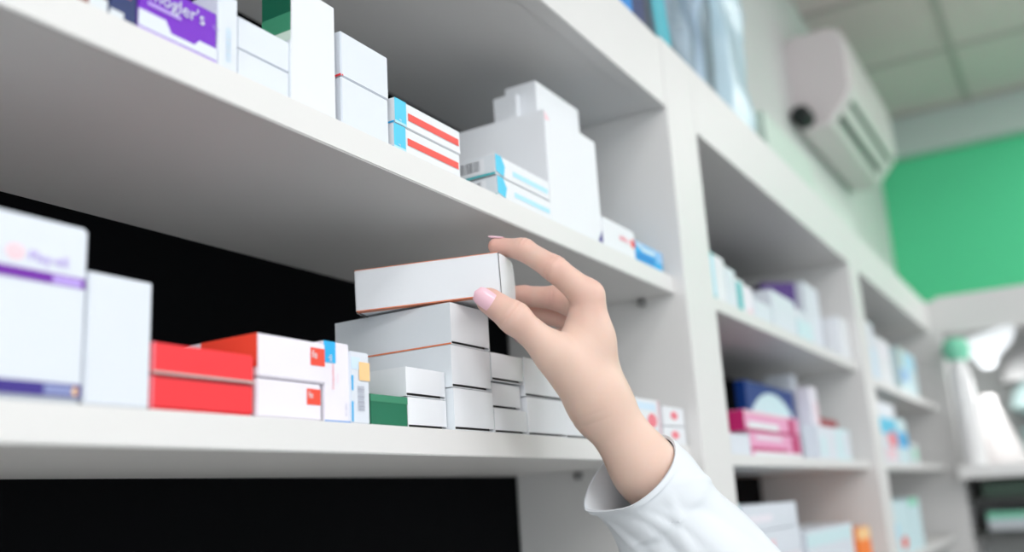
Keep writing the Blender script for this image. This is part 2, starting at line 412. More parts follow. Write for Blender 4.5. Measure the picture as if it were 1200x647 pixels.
carton('carton', 'small bright blue carton at the right end of the upper shelf', 0.5552, 0.6300, YF, 0.07, ZU, 0.0215, body=BLUEM,
       prints=[('f', 0.0, 1.0, 0.86, 1.0, SKY), ('f', 'poly', [(0.02, 0.86), (0.28, 0.58), (0.72, 0.62), (0.72, 0.84), (0.3, 0.80), (0.1, 0.98)], PALEB),
               ('f', 0.74, 1.0, 0.35, 0.86, SKY), ('f', 0.04, 0.68, 0.10, 0.50, BLUE)])

# ------------------------------------------------------------------ lower shelf, near bay
carton('carton', 'large white carton with purple and indigo bands at the far left', -0.1750, -0.0964, YF-0.002, 0.06, 0.0, 0.0790, body=CARDB, bev=0.0015,
       prints=[('f', 0.0, 0.985, 0.640, 0.700, PURP2), ('f', 0.78, 0.96, 0.645, 0.690, LAV), ('f', 0.0, 0.985, 0.025, 0.100, INDIGO), ('f', 0.76, 0.93, 0.035, 0.090, mat('dull_blue_print', (0.24, 0.28, 0.52), 0.5)),
               ('f', 'disc', 0.945, 0.06, 0.016, 0.025, PEACH), ('f', 'disc', 0.555, 0.78, 0.055, 0.045, PALEP), ('f', 0.63, 0.745, 0.085, 'Play-ell', LAV, False)])
carton('carton', 'plain white carton between the banded carton and the red cartons', -0.0953, -0.0603, YF-0.001, 0.05, 0.0, 0.0600, body=CARDB)
for k, (zb, hh, dx, lab) in enumerate(((0, 0.0160, 0, 'red carton, lower of the red pair on the lower shelf'), (0.0168, 0.0152, 0.0004, 'red carton, upper of the red pair on the lower shelf'))):
    carton('carton', lab, -0.0598+dx, 0.0066+dx, YF-0.001, 0.05, zb, hh, body=RED, bev=0.0012,
           prints=[('f', 0.05, 0.98, 0.94, 1.0, MAROON), ('f', 0.0, 0.02, 0.0, 1.0, PINKR)] if k == 0 else [('f', 0.0, 0.02, 0.0, 1.0, PINKR), ('f', 0, 1, 0, 0.09, mat('grey_brown_seam_band', (0.52, 0.40, 0.38), 0.7))])  # grey-brown band and dark strip along the seam of the pair
for k, (zb, hh, x0, x1, lab) in enumerate(((0, 0.0208, 0.0110, 0.0622, 'white carton with a small red logo, lower of its pair'),
                                           (0.0216, 0.0238, 0.0118, 0.0664, 'white carton with red side panel and logo, upper of its pair'))):
    carton('carton', lab, x0, x1, YF+0.0015, 0.08, zb, hh, body=CARDL, left=CARDL, bev=0.0008,
           prints=[('f', 0.76, 0.985, 0.42, 0.86, CORAL), ('f', 0.775, 0.60, 0.28, 'fe', CARD, False)] +
                  ([('l', 0.46, 1.0, 0.22, 1.0, CORAL), ('l', 0.52, 0.35, 0.40, 'lia', PINKR, False)] if k else []))
carton('carton', 'upright white carton with a blue square corner and pink fine print', 0.0664, 0.0895, YF+0.003, 0.06, 0.0, 0.0478, body=CARDL,
       prints=[('f', 0.0, 0.46, 0.73, 1.0, BLUEM), ('f', 0.30, 0.74, 0.10, 'ab', CARD, True), ('f', 0.0, 1, 0.0, 0.02, BLUE),
               ('f', 0.36, 0.40, 0.060, 'Compositum', PINKR, True), ('f', 0.52, 0.48, 0.042, 'Tablets', PALEP, True), ('f', 0.86, 0.08, 0.05, '30 table', INKL, True)])
carton('carton', 'narrow white carton with a peach sticker and bar code', 0.0890, 0.1066, YF+0.0015, 0.06, 0.0, 0.0438, body=CARDB,
       prints=[('f', 0.02, 0.50, 0.75, 0.92, PALEB), ('f', 0.02, 0.12, 0.45, 0.66, BLUEM), ('f', 0.0, 0.10, 0.02, 0.30, BLUEM),
               ('f', 'barv', 0.34, 0.70, 0.18, 0.52, INKL), ('f', 0.42, 1.0, 0.60, 0.86, PEACH)])
carton('carton', 'green carton lying beside the white carton stacks', 0.1115, 0.1503, YF+0.005, 0.05, 0.0, 0.0198, body=GREEN,
       prints=[('f', 0.0, 1.0, 0.76, 0.99, GREENL), ('f', 0.3, 0.62, 0.0, 0.03, CARDG)])
WST = 'plain white cartons stacked under the hand'
carton('carton', 'small plain white carton beside the green carton, lower of two', 0.1507, 0.1955, YF+0.005, 0.05, 0.0, 0.0203, flap='front')
carton('carton', 'small plain white carton beside the green carton, upper of two', 0.1495, 0.1950, YF+0.005, 0.05, 0.0208, 0.0195, flap='front')
for k, (x0, x1, zb, hh, lab) in enumerate(((0.1972, 0.2492, 0, 0.0292, 'long white carton at the bottom of the tall stack of three'),
                                           (0.1962, 0.2480, 0.0298, 0.0298, 'long white carton in the middle of the tall stack of three'),
                                           (0.1975, 0.2488, 0.0602, 0.0302, 'long white carton on top of the stack of three, under the held one'))):
    carton('carton', lab, x0, x1, YF-0.0005, 0.106, zb, hh, left=CARDG, flap='front',  # greyer left side: shade painted into the white card
           prints=[('l', 0, 1, 0.0, 0.035, ORANGE)] if k == 2 else [])
carton('carton', 'white carton at the bottom of the stack right of the tall stack', 0.2530, 0.3012, YF+0.001, 0.09, 0.0, 0.0182, flap='front')
carton('carton', 'small recessed white carton in the middle right of the tall stack', 0.2560, 0.2985, YF+0.004, 0.08, 0.0188, 0.0192, flap='front')
carton('carton', 'white carton on top of the short stack right of the tall stack', 0.2522, 0.2998, YF+0.001, 0.09, 0.0392, 0.0212, flap='front')
carton('carton', 'wide white carton below another, left of the wrist on the shelf', 0.3035, 0.3682, YF+0.001, 0.09, 0.0, 0.0300, flap='front')
carton('carton', 'wide white carton above another, partly behind the wrist', 0.3018, 0.3680, YF+0.001, 0.09, 0.0306, 0.0310, flap='front')
carton('carton', 'white carton at the right end of the stacks, behind the wrist', 0.3700, 0.4220, YF+0.002, 0.09, 0.0, 0.0300, flap='front')
carton('carton', 'upright white carton with a red disc behind the sleeve cuff', 0.5180, 0.5780, YF, 0.03, 0.0, 0.0440, body=CARD,
       prints=[('f', 0.05, 0.85, 0.75, 0.92, PALEB), ('f', 'disc', 0.66, 0.52, 0.20, 0.16, PINKR), ('r', 0, 1, 0, 1, PALEP), ('f', 0.93, 1, 0, 1, PALEP)])
for k, (zb, hh, lab) in enumerate(((0, 0.0190, 'small white carton with a pink oval, lower of the pair at the upright'), (0.0198, 0.0200, 'small white carton with a pink oval, upper of the pair at the upright'))):
    carton('carton', lab, 0.5860+0.003*(zb > 0), 0.6500, YF, 0.05, zb, hh, body=CARD, prints=[('f', 'disc', 0.50, 0.55, 0.17, 0.22, PINKR)])

# the carton in the hand, turned off the stack
s = 1.025
M = Matrix.Rotation(math.radians(-71.29), 4, 'Z') @ Matrix.Rotation(math.radians(-1.06), 4, 'Y') @ Matrix.Rotation(math.radians(1.57), 4, 'X')
M = Matrix.Translation((0.2223, 0.0423, 0.1083+Z0+0.0008)) @ M @ Matrix.Translation((0, 0, -0.0305*s/2))
L, W_, H = 0.106*s, 0.052*s, 0.0305*s
held = carton('carton', 'white carton held between the thumb and fingers above the stack', -L/2, L/2, -W_/2, W_, 0, H, left=CARD, matrix=M,
              prints=[('f', 0, 1, 0.0, 0.025, ORANGE), ('f', 0, 1, 0.985, 1.0, ORANGE), ('b', 0.0, 1.0, 0.92, 1.0, ORANGE), ('r', 0.0, 1.0, 0.0, 1.0, GREYC), ('l', 0.0, 1.0, 0.0, 1.0, GREYC)])  # ends painted dark as the shade in the flap seams
def end_flap(sx):
    fb = bmesh.new(); N = 14; rows = []
    for i in range(N+1):
        t = i/N; y = -W_/2+0.0011+t*(W_-0.0022); row = []
        for j in range(7):
            z = 0.0005+(H-0.001)*j/6
            b = 0.0042*math.sin(PI*t)**0.7*(0.7+0.3*math.sin(PI*j/6))+0.0002
            row.append(fb.verts.new((sx*(L/2+b), y, z)))
        rows.append(row)
    for i in range(N):
        for j in range(6): fb.faces.new((rows[i][j], rows[i+1][j], rows[i+1][j+1], rows[i][j+1]))
    fb.normal_update()
    bmesh.ops.solidify(fb, geom=fb.faces[:], thickness=0.0005)
    bmesh.ops.recalc_face_normals(fb, faces=fb.faces[:])
    mesh_obj('end_flap', fb, CARD, held, smooth=True)
end_flap(1); end_flap(-1)

# ------------------------------------------------------------------ middle bay
Z2 = 0.1893
carton('carton', 'white carton with a teal edge at the left of the middle top shelf', 0.800, 0.872, 0.02, 0.06, Z2, 0.0640, prints=[('f', 0.0, 0.38, 0.0, 1.0, TEAL), ('f', 0.12, 0.36, 0.1, 0.9, CYANL)])
carton('carton', 'plain white carton second from the left on the middle top shelf', 0.874, 0.917, 0.02, 0.06, Z2, 0.0555, body=CARDB)
carton('carton', 'slim teal and white carton third on the middle top shelf', 0.919, 0.955, 0.02, 0.06, Z2, 0.0470, prints=[('f', 0.0, 0.6, 0.05, 0.9, TEAL)])
carton('carton', 'short pinkish carton with grey print on the middle top shelf', 0.957, 0.992, 0.02, 0.06, Z2, 0.0430, body=CARDL, prints=[('f', 0.2, 0.8, 0.1, 0.25, PALEP)])
carton('carton', 'low white carton lying ahead of the taller middle top cartons', 0.997, 1.085, 0.02, 0.08, Z2, 0.0300, body=CARDB)
carton('carton', 'wide pale carton left of the plum carton on the middle top shelf', 1.093, 1.234, 0.02, 0.08, Z2, 0.0600, body=CARDB)
carton('carton', 'low pale aqua carton in front of the one under the plum carton', 1.237, 1.330, 0.018, 0.026, Z2, 0.034, body=AQUA)
carton('carton', 'pale carton that carries the plum carton on the middle top shelf', 1.250, 1.436, 0.050, 0.07, Z2, 0.0740, body=CARDB, prints=[('f', 0.3, 0.6, 0.8, 1.0, PALEP)])
carton('carton', 'plum carton lying on a pale carton on the middle top shelf', 1.322, 1.386, 0.062, 0.04, Z2+0.0745, 0.0450, body=PLUM, yaw=math.radians(-50))
carton('carton', 'tall white carton right of the plum carton on the middle top shelf', 1.442, 1.560, 0.050, 0.05, Z2, 0.1380, body=CARDB)
carton('carton', 'white carton by the right upright of the middle top shelf', 1.575, 1.648, 0.02, 0.06, Z2, 0.0845, body=CARD)
carton('carton', 'magenta and pink carton, upper of the pink pair', 0.886, 1.160, 0.02, 0.05, ZM+0.0315, 0.0280, body=PINK, left=MAGEN,
       prints=[('f', 0.0, 1.0, 0.0, 0.14, MAGEN), ('f', 0.05, 0.58, 0.14, 0.48, CARD), ('f', 0.78, 0.9, 0.1, 0.9, MAGEN), ('f', 0.0, 0.75, 0.86, 1.0, PALEP)])
carton('carton', 'magenta and pink carton, lower of the pink pair', 0.900, 1.160, 0.02, 0.05, ZM, 0.0310, body=PINK, left=CARD,
       prints=[('f', 0.05, 1.0, 0.0, 0.18, CARD), ('f', 0.0, 0.7, 0.22, 0.36, MAGEN), ('f', 0.80, 0.95, 0.2, 0.95, MAGEN), ('f', 0.1, 0.6, 0.70, 0.86, CARDL)])
carton('carton', 'low white carton at the left end of the pink pair', 0.812, 0.893, 0.018, 0.05, ZM, 0.0255, body=CARDB)
carton('carton', 'royal blue carton with a large pale disc behind the pink pair', 1.088, 1.370, 0.075, 0.016, ZM, 0.1215, body=ROYAL, left=ROYAL,
       prints=[('f', 'disc', 0.50, 0.10, 0.56, 0.80, AQUA), ('f', 0.47, 0.30, 0.30, 'A', CARDB, False)])
carton('carton', 'tall thin white carton right of the blue disc carton', 1.374, 1.409, 0.076, 0.05, ZM, 0.1550, body=CARDB)
carton('carton', 'thin white carton with pink print right of the blue disc carton', 1.377, 1.428, 0.048, 0.025, ZM, 0.1300, body=CARDL, prints=[('f', 0.5, 0.9, 0.5, 0.8, PALEP), ('f', 0.6, 0.9, 0.1, 0.35, PALEP)])
carton('carton', 'pale carton with aqua print in front of the maroon topped carton', 1.270, 1.400, 0.018, 0.026, ZM, 0.055, body=CARDB, prints=[('f', 0.1, 0.4, 0.1, 0.7, AQUA)])
carton('carton', 'maroon topped carton at the right of the middle shelf', 1.436, 1.600, 0.055, 0.06, ZM, 0.0790, body=CARDB, prints=[('f', 0, 1, 0.80, 1.0, MAROON)])
carton('carton', 'pale aqua carton low at the right of the middle shelf', 1.405, 1.525, 0.02, 0.03, ZM, 0.0560, body=AQUA, prints=[('f', 0.5, 0.95, 0.1, 0.9, CARDB)])
Z3 = -0.2015
carton('carton', 'pale aqua carton at the lower left of the middle bay', 0.760, 0.825, 0.02, 0.10, Z3, 0.1360, body=AQUA)
for k in range(4):
    nm = ('lowest', 'second from the bottom', 'third from the bottom', 'topmost')[k]
    carton('carton', 'wide pale carton, %s of the pile low in the middle bay' % nm, 0.832, 1.090-0.004*(k % 2), 0.02, 0.12, Z3+0.0333*k, 0.0325, body=CARDB if k != 1 else CARDL,
           prints=[('f', 0.05, 0.5, 0.3, 0.6, (PALEP, LAV, PALEP, CARDL)[k])])
carton('carton', 'pale carton with an aqua top edge right of the pile', 1.123, 1.440, 0.02, 0.12, Z3, 0.0885, body=CARDB, prints=[('f', 0, 1, 0.72, 0.95, AQUA)])
carton('carton', 'bright orange carton low beside the far upright', 1.476, 1.585, 0.02, 0.10, Z3, 0.0760, body=ORNG2, prints=[('f', 0.0, 1, 0.72, 1.0, PEACH)])

# ------------------------------------------------------------------ far bay
ZF = 0.175
carton('carton', 'tall white carton at the left of the far top shelf', 1.845, 1.938, 0.02, 0.08, ZF, 0.130, body=CARDB, prints=[('f', 0.3, 1.0, 0.0, 0.55, PALEB)])
carton('carton', 'white carton with pale pink print on the far top shelf', 1.950, 2.130, 0.02, 0.08, ZF, 0.108, body=CARD, prints=[('f', 0.2, 0.7, 0.6, 0.9, CARDL)])
carton('carton', 'greyish carton next to the bright blue carton on the far top shelf', 2.137, 2.240, 0.04, 0.07, ZF, 0.120, body=CARDG)
carton('carton', 'bright blue and aqua carton on the far top shelf', 2.330, 2.600, 0.03, 0.03, ZF, 0.125, body=AQUA, prints=[('f', 0.0, 0.45, 0.30, 0.55, SKY), ('f', 0.25, 0.95, 0.6, 0.95, CYANL), ('f', 0.0, 0.25, 0.6, 1.0, PGRN)])
carton('carton', 'white carton with blue band and coral spot on the far middle shelf', 1.816, 2.060, 0.02, 0.08, ZM, 0.133, body=CARDB, prints=[('f', 0.0, 1, 0.48, 0.74, CYAN), ('f', 'disc', 0.72, 0.40, 0.24, 0.14, PINKR), ('f', 0.3, 0.8, 0.05, 0.25, PALEP)])
carton('carton', 'smaller blue and aqua carton on the far middle shelf', 2.071, 2.200, 0.02, 0.08, ZM, 0.1050, body=AQUA, prints=[('f', 0, 1, 0.35, 0.7, BLUEM)])
carton('carton', 'small pale carton with a green spot on the far middle shelf', 2.233, 2.345, 0.02, 0.06, ZM, 0.0500, body=CARDG, prints=[('f', 'disc', 0.5, 0.5, 0.3, 0.35, GREENP)])
carton('carton', 'tall white carton with a grey stripe low in the far bay', 1.750, 1.830, 0.02, 0.08, Z3, 0.1640, body=CARD, prints=[('f', 0.2, 0.6, 0.3, 0.9, INKL)])
carton('carton', 'pale aqua carton with a coral spot low in the far bay', 1.840, 2.066, 0.02, 0.06, Z3, 0.1120, body=AQUA, prints=[('f', 'disc', 0.5, 0.22, 0.16, 0.12, CORAL), ('f', 0, 0.25, 0.3, 0.6, CYANL)])
carton('carton', 'aqua carton with a green cap edge low in the far bay', 2.070, 2.225, 0.02, 0.06, Z3, 0.1150, body=AQUA, prints=[('f', 0, 0.8, 0.86, 1.0, GREENP)])

# ------------------------------------------------------------------ corner cabinet goods
def bottle(name, label, x, y, z, prof, cap, mb, mc, cat='bottle', n=36):
    b = bmesh.new(); lathe(b, prof, n); o = mesh_obj(name, b, mb, loc=(x, y, zz(z)), smooth=True); tag(o, label, cat)
    if cap:
        c = bmesh.new(); lathe(c, cap, n); mesh_obj('cap', c, mc, o, smooth=True)
    return o
WT = -0.0116
bottle('bottle', 'tall white bottle with a round mint green cap in the corner cabinet', XE-0.055, -0.070, WT,
       [(0, 0), (0.032, 0), (0.034, 0.004), (0.032, 0.24), (0.028, 0.275), (0.02, 0.295), (0.02, 0.31), (0, 0.31)],
       [(0.012, 0.300), (0.030, 0.306), (0.038, 0.325), (0.038, 0.345), (0.028, 0.365), (0, 0.372)], WBOT, GREENP)
bottle('funnel_container', 'large white cone shaped container on the cabinet worktop', XE+0.10, -0.118, WT,
       [(0, 0), (0.078, 0), (0.082, 0.01), (0.078, 0.045), (0.058, 0.09), (0.040, 0.14), (0.028, 0.175), (0.024, 0.185), (0, 0.188)],
       [(0.0245, 0.178), (0.027, 0.180), (0.027, 0.196), (0.018, 0.206), (0, 0.208)], CREAM, CREAM, 'container')
bm = bmesh.new()
lathe(bm, [(0, 0), (0.095, 0), (0.10, 0.006), (0.10, 0.09), (0.092, 0.095), (0, 0.095)], 40)
o = mesh_obj('tub', bm, GLASSA, loc=(XE+0.20, -0.288, zz(WT)), smooth=True); tag(o, 'pale aqua drum on the worktop right of the white cone', 'tub')
bm = bmesh.new(); lathe(bm, [(0.101, 0.090), (0.103, 0.093), (0.103, 0.100), (0.06, 0.112), (0, 0.116)], 40); mesh_obj('lid', bm, GLASSA, o, smooth=True)
# bright white lamp and grey dome lamp under the top of the cabinet
bm = bmesh.new()
pts = [(-0.085, 0.02), (-0.07, 0.055), (0.055, 0.085), (0.085, 0.08), (0.06, 0.03), (0.02, 0.0), (0.012, -0.035), (-0.035, -0.035), (-0.04, -0.01)]
fr = [bm.verts.new((0, -p_[0], p_[1])) for p_ in pts]; bk = [bm.verts.new((0.05, -p_[0], p_[1])) for p_ in pts]
bm.faces.new(fr); bm.faces.new(list(reversed(bk)))
for i in range(len(pts)): bm.faces.new((fr[i], bk[i], bk[(i+1) % len(pts)], fr[(i+1) % len(pts)]))
bmesh.ops.recalc_face_normals(bm, faces=bm.faces[:])
bmesh.ops.bevel(bm, geom=bm.edges[:], offset=0.008, segments=3, affect='EDGES', clamp_overlap=True)
o = mesh_obj('spotlight', bm, mat('lit_lamp_housing', (0.9, 0.92, 0.95), 0.4, emit=(0.95, 0.97, 1.0, 0.35)), loc=(XE+0.05, -0.150, zz(0.308)), smooth=True)
tag(o, 'bright white tilted lamp under the top of the corner cabinet', 'lamp')
bm = bmesh.new(); lathe(bm, [(0, 0), (0.006, 0), (0.006, 0.030), (0, 0.030)], 12); mesh_obj('stem', bm, METAL, o, loc=(0.025, 0.0, 0.05))
pl = bpy.data.lights.new('cabinet_light', 'POINT'); pl.energy = 0.9; pl.shadow_soft_size = 0.04
plo = link(bpy.data.objects.new('cabinet_light', pl)); plo.parent = o; plo.location = (-0.02, -0.01, -0.10)
bm = bmesh.new(); lathe(bm, [(0.11, 0.0), (0.112, 0.004), (0.105, 0.045), (0.075, 0.085), (0.03, 0.105), (0, 0.108), (0, 0.10), (0.028, 0.098), (0.07, 0.078), (0.10, 0.042), (0.106, 0.0), (0.11, 0.0)], 40)
o = mesh_obj('lamp_shade', bm, GREYP, loc=(XE+0.204, -0.266, zz(0.230)), smooth=True); tag(o, 'grey dome shaped lamp hanging inside the corner cabinet', 'lamp')
bm = bmesh.new(); lathe(bm, [(0, 0.10), (0.006, 0.10), (0.006, 0.1695), (0, 0.1695)], 12); mesh_obj('stem', bm, METAL, o)
bm = bmesh.new(); lathe(bm, [(0, 0.0), (0.06, -0.10), (0.10, -0.078), (0.085, -0.03), (0.04, 0.03), (0, 0.06)], 36); mesh_obj('glass_globe', bm, GLASSA, o, smooth=True)
for k in range(5):
    y1 = -0.06-0.16*k
    lab = ('nearest the corner', 'second from the corner', 'third from the corner', 'fourth from the corner', 'fifth from the corner')[k]
    carton('carton', 'low dark green carton under the worktop, %s' % lab, XE+0.05, XE+0.2, y1-0.14, 0.13, -0.1045, 0.040, body=mat('sage_card', (0.10, 0.17, 0.125), 0.5) if k % 2 == 0 else mat('olive_grey_card', (0.16, 0.17, 0.155), 0.5))
    carton('carton', 'mint topped carton on the low cabinet shelf, %s' % lab, XE+0.05, XE+0.2, y1-0.145, 0.135, -0.1995, 0.052+0.006*(k % 2), body=CARDG,
           prints=[('l', 0, 1, 0.66, 1.0, GREENP), ('l', 0, 1, 0.5, 0.66, AQUA)])

# ------------------------------------------------------------------ on top of the units
carton('carton', 'deep blue carton on top of the near shelving unit', 0.490, 0.622, 0.003, 0.09, FT1+0.0003, 0.16, body=BLUE, right=NAVY, prints=[('f', 0.70, 1.0, 0, 1, NAVY)])
carton('carton', 'dark grey block between the blue carton and the wrapped bundle', 0.6235, 0.654, 0.012, 0.10, FT1+0.0003, 0.20, body=GREYC)  # dark block filling the gap beside the bundle
def soft_block(name, label, x0, x1, y0, y1, z0, h, m, seed, amp, cat, lean=0.0, extra=None):
    rnd = random.Random(seed); bm = bmesh.new()
    NX, NZ, NY = 18, 22, 8
    def disp(x, y, z):
        return Vector((math.sin(z*23+seed)*0.5+math.sin(x*41+z*17+seed*2)*0.5, math.sin(x*29+z*37+seed)*0.6+math.sin(z*61+x*13)*0.4, 0))*amp
    box(bm, 0, 1, 0, 1, 0, 1)
    bmesh.ops.subdivide_edges(bm, edges=bm.edges[:], cuts=15, use_grid_fill=True)
    for v in bm.verts:
        a, b, c = v.co
        sh = 1-0.16*abs(2*a-1)**4-0.0
        x = x0+a*(x1-x0); y = y0+b*(y1-y0); z = c*h
        # rounded corners in plan, pinched top
        cx_, cy_ = (x0+x1)/2, (y0+y1)/2
        r = min(1.0, 1.08-0.20*(abs(2*a-1)**3*abs(2*b-1)**3))
        x = cx_+(x-cx_)*r; y = cy_+(y-cy_)*r
        k = min(1, c*6); dd = disp(x, y, z)*k
        v.co = (x+dd.x-cx_+lean*z, y+dd.y-cy_, z)
    o = mesh_obj(name, bm, m, loc=((x0+x1)/2, (y0+y1)/2, zz(z0)), smooth=True)
    return tag(o, label, cat)
sb = soft_block('wrapped_bundle', 'large bundle in crinkled bluish film on the shelving top', 0.735, 0.985, 0.022, 0.20, FT2+0.0005, 0.42, WRAP, 3, 0.008, 'bundle', lean=-0.06)
bm = bmesh.new()
rows = []
for i in range(13):
    z = 0.42*i/12
    rows.append([bm.verts.new((-0.129-0.06*z+0.004*math.sin(i*1.7)+dx, -0.086+dy, z)) for dx, dy in ((-0.004, 0.004), (0.004, -0.004), (0.012, -0.008), (0.006, 0.003))])
for a, b in zip(rows[:-1], rows[1:]):
    for i in range(4): bm.faces.new((a[i], a[(i+1) % 4], b[(i+1) % 4], b[i]))
bm.faces.new(rows[0][::-1]); bm.faces.new(rows[-1])
mesh_obj('film_seam', bm, TEALF, sb, smooth=True)
soft_block('plastic_bag', 'pale blue plastic bag beside the wrapped bundle on the shelving top', 1.005, 1.140, 0.020, 0.20, FT2+0.0005, 0.42, BAGP, 8, 0.007, 'bag')
carton('carton', 'pale green carton on the shelving top below the air conditioner', 1.36, 1.72, 0.06, 0.10, FT2, 0.16, body=PGRN)
carton('carton', 'greenish white carton on the shelving top close to the green wall', 1.76, 2.20, 0.07, 0.10, FT2, 0.14, body=mat('greenish_white_card', (0.66, 0.73, 0.68), 0.5, var=0.05))

# ------------------------------------------------------------------ air conditioner
ac = tag(empty('air_conditioner', (2.88, DW-0.10, zz(1.15))), 'white wall mounted air conditioner below the ceiling', 'air conditioner')
AX0, AX1 = 2.50, 3.28
prof = [(0.0, 0.02), (0.0, 0.30), (0.03, 0.315), (0.13, 0.315), (0.165, 0.300), (0.178, 0.270), (0.181, 0.20), (0.180, 0.105), (0.168, 0.078), (0.105, 0.005), (0.09, 0.0), (0.02, 0.0)]
def acp(x, d, z): return (x-2.88, DW-d-(DW-0.10), z+1.01-1.15)
bm = bmesh.new()
N = 9; rings = []
for i in range(N):
    t = i/(N-1); x = AX0+t*(AX1-AX0); sq = 1.0 if 0 < i < N-1 else 0.94
    rings.append([bm.verts.new(acp(x, 0.0+(d if d < 0.01 else d*sq+0.002), 0.16+(z-0.16)*sq)) for d, z in prof])
    if i == 0: rings.append([bm.verts.new(acp(x+0.012, d, z)) for d, z in prof])
    if i == N-2: rings.append([bm.verts.new(acp(AX1-0.012, d, z)) for d, z in prof])
for a, b in zip(rings[:-1], rings[1:]):
    n = len(prof)
    for i in range(n): bm.faces.new((a[i], b[i], b[(i+1) % n], a[(i+1) % n]))
bm.faces.new(rings[0]); bm.faces.new(rings[-1][::-1])
bmesh.ops.recalc_face_normals(bm, faces=bm.faces[:])
mesh_obj('housing', bm, PLAST, ac)
def on_lower(t, lift):       # along the slanted lower front, t 0 bottom .. 1 top
    d0, z0_, d1, z1_ = 0.105, 0.005, 0.168, 0.078
    nx, nz = (z1_-z0_), -(d1-d0); l = math.hypot(nx, nz)
    return d0+t*(d1-d0)+nx/l*lift, z0_+t*(z1_-z0_)+nz/l*lift
def slat(name, t0, t1, x0, x1, m, lift0, lift1):
    b = bmesh.new()
    vs = []
    for x in (x0, x1):
        for t, l in ((t0, lift0), (t1, lift0), (t1, lift1), (t0, lift1)):
            d, z = on_lower(t, l); vs.append(b.verts.new(acp(x, d, z)))
    for q in ((0,1,2,3),(7,6,5,4),(0,4,5,1),(1,5,6,2),(2,6,7,3),(3,7,4,0)): b.faces.new([vs[i] for i in q])
    bmesh.ops.recalc_face_normals(b, faces=b.faces[:]); mesh_obj(name, b, m, ac)
slat('air_slot', 0.24, 0.46, AX0+0.04, AX1-0.12, SLOT, -0.002, 0.0016)
slat('air_slot', 0.84, 1.02, AX0+0.05, AX1-0.07, SLOT, -0.002, 0.0016)
slat('louvre', 0.50, 0.80, AX0+0.05, AX1-0.10, PLAST, -0.001, 0.004)
bm = bmesh.new(); lathe(bm, [(0, 0), (0.026, 0), (0.03, 0.006), (0.03, 0.06), (0.022, 0.07), (0, 0.07)], 24)
bmesh.ops.rotate(bm, verts=bm.verts, cent=(0, 0, 0), matrix=Matrix.Rotation(-PI/2, 3, 'Y'))
q = acp(AX0-0.005, 0.035, 0.030); mesh_obj('pipe_outlet', bm, BLKP, ac, loc=q, smooth=True)

# ------------------------------------------------------------------ the room
XW, YW0, XL, ZC = 4.15, -3.2, -2.6, 1.55
def st(name, *a, m=None, bev=0):
    return tag(bx(name, *a, m, None, bev), kind='structure')
st('floor', XL, XW, YW0, DW, -0.05, 0.0, m=FLOOR)
st('wall_back', XL, XW, DW, DW+0.1, 0.0, zz(ZC)+0.1, m=WALLW)
st('wall_far', XW, XW+0.1, YW0, DW+0.1, 0.0, zz(ZC)+0.1, m=WALLG)
st('trim_1', XW-0.07, XW, YW0, DW, zz(1.375), zz(ZC)-0.001, m=COVE)
st('baseboard_far', XW-0.012, XW, YW0, DW, 0.0, 0.09, m=LAM)
# front wall with a wide unseen window, added for broad front light
WZ0, WZ1, WX0, WX1 = 0.5, 2.45, -2.0, 3.4
bm = bmesh.new()
box(bm, XL, WX0, YW0-0.1, YW0, 0, zz(ZC)+0.1); box(bm, WX1, XW, YW0-0.1, YW0, 0, zz(ZC)+0.1)
box(bm, WX0, WX1, YW0-0.1, YW0, 0, WZ0); box(bm, WX0, WX1, YW0-0.1, YW0, WZ1, zz(ZC)+0.1)
tag(mesh_obj('wall_front', bm, WALLW), kind='structure')
bm = bmesh.new()
for x in (WX0, WX0+1.8, WX0+3.6, WX1-0.05): box(bm, x, x+0.05, YW0-0.07, YW0-0.02, WZ0, WZ1)
box(bm, WX0, WX1, YW0-0.07, YW0-0.02, WZ0, WZ0+0.05); box(bm, WX0, WX1, YW0-0.07, YW0-0.02, WZ1-0.05, WZ1)
tag(mesh_obj('added_window_1', bm, LAM), kind='structure')
bm = bmesh.new()
box(bm, XL-0.1, XL, YW0, -2.7, 0, zz(ZC)+0.1); box(bm, XL-0.1, XL, -0.3, DW+0.1, 0, zz(ZC)+0.1)
box(bm, XL-0.1, XL, -2.7, -0.3, 0, WZ0); box(bm, XL-0.1, XL, -2.7, -0.3, WZ1, zz(ZC)+0.1)
tag(mesh_obj('wall_left', bm, WALLW), kind='structure')
bm = bmesh.new()
for y in (-2.7, -1.525, -0.35): box(bm, XL-0.07, XL-0.02, y, y+0.05, WZ0, WZ1)
box(bm, XL-0.07, XL-0.02, -2.7, -0.3, WZ0, WZ0+0.05); box(bm, XL-0.07, XL-0.02, -2.7, -0.3, WZ1-0.05, WZ1)
tag(mesh_obj('added_window_2', bm, LAM), kind='structure')  # unseen window, added to bring light from the left
# suspended ceiling: board with a lay-in grid
CX0, CY_, ST = 3.44, -0.162, 0.60
bm = bmesh.new(); box(bm, XL, XW, YW0, DW, zz(ZC), zz(ZC)+0.1)
tag(mesh_obj('ceiling', bm, TILE), kind='structure')
bm = bmesh.new()
x = CX0-ST*10
while x < XW:
    if x > XL: box(bm, x-0.014, x+0.014, YW0, DW, zz(ZC)-0.006, zz(ZC)+0.001)
    x += ST
y = CY_-ST*6
while y < DW:
    if y > YW0: box(bm, XL, XW-0.07, y-0.014, y+0.014, zz(ZC)-0.0055, zz(ZC)+0.001)
    y += ST
tag(mesh_obj('trim_2', bm, TBAR), kind='structure')

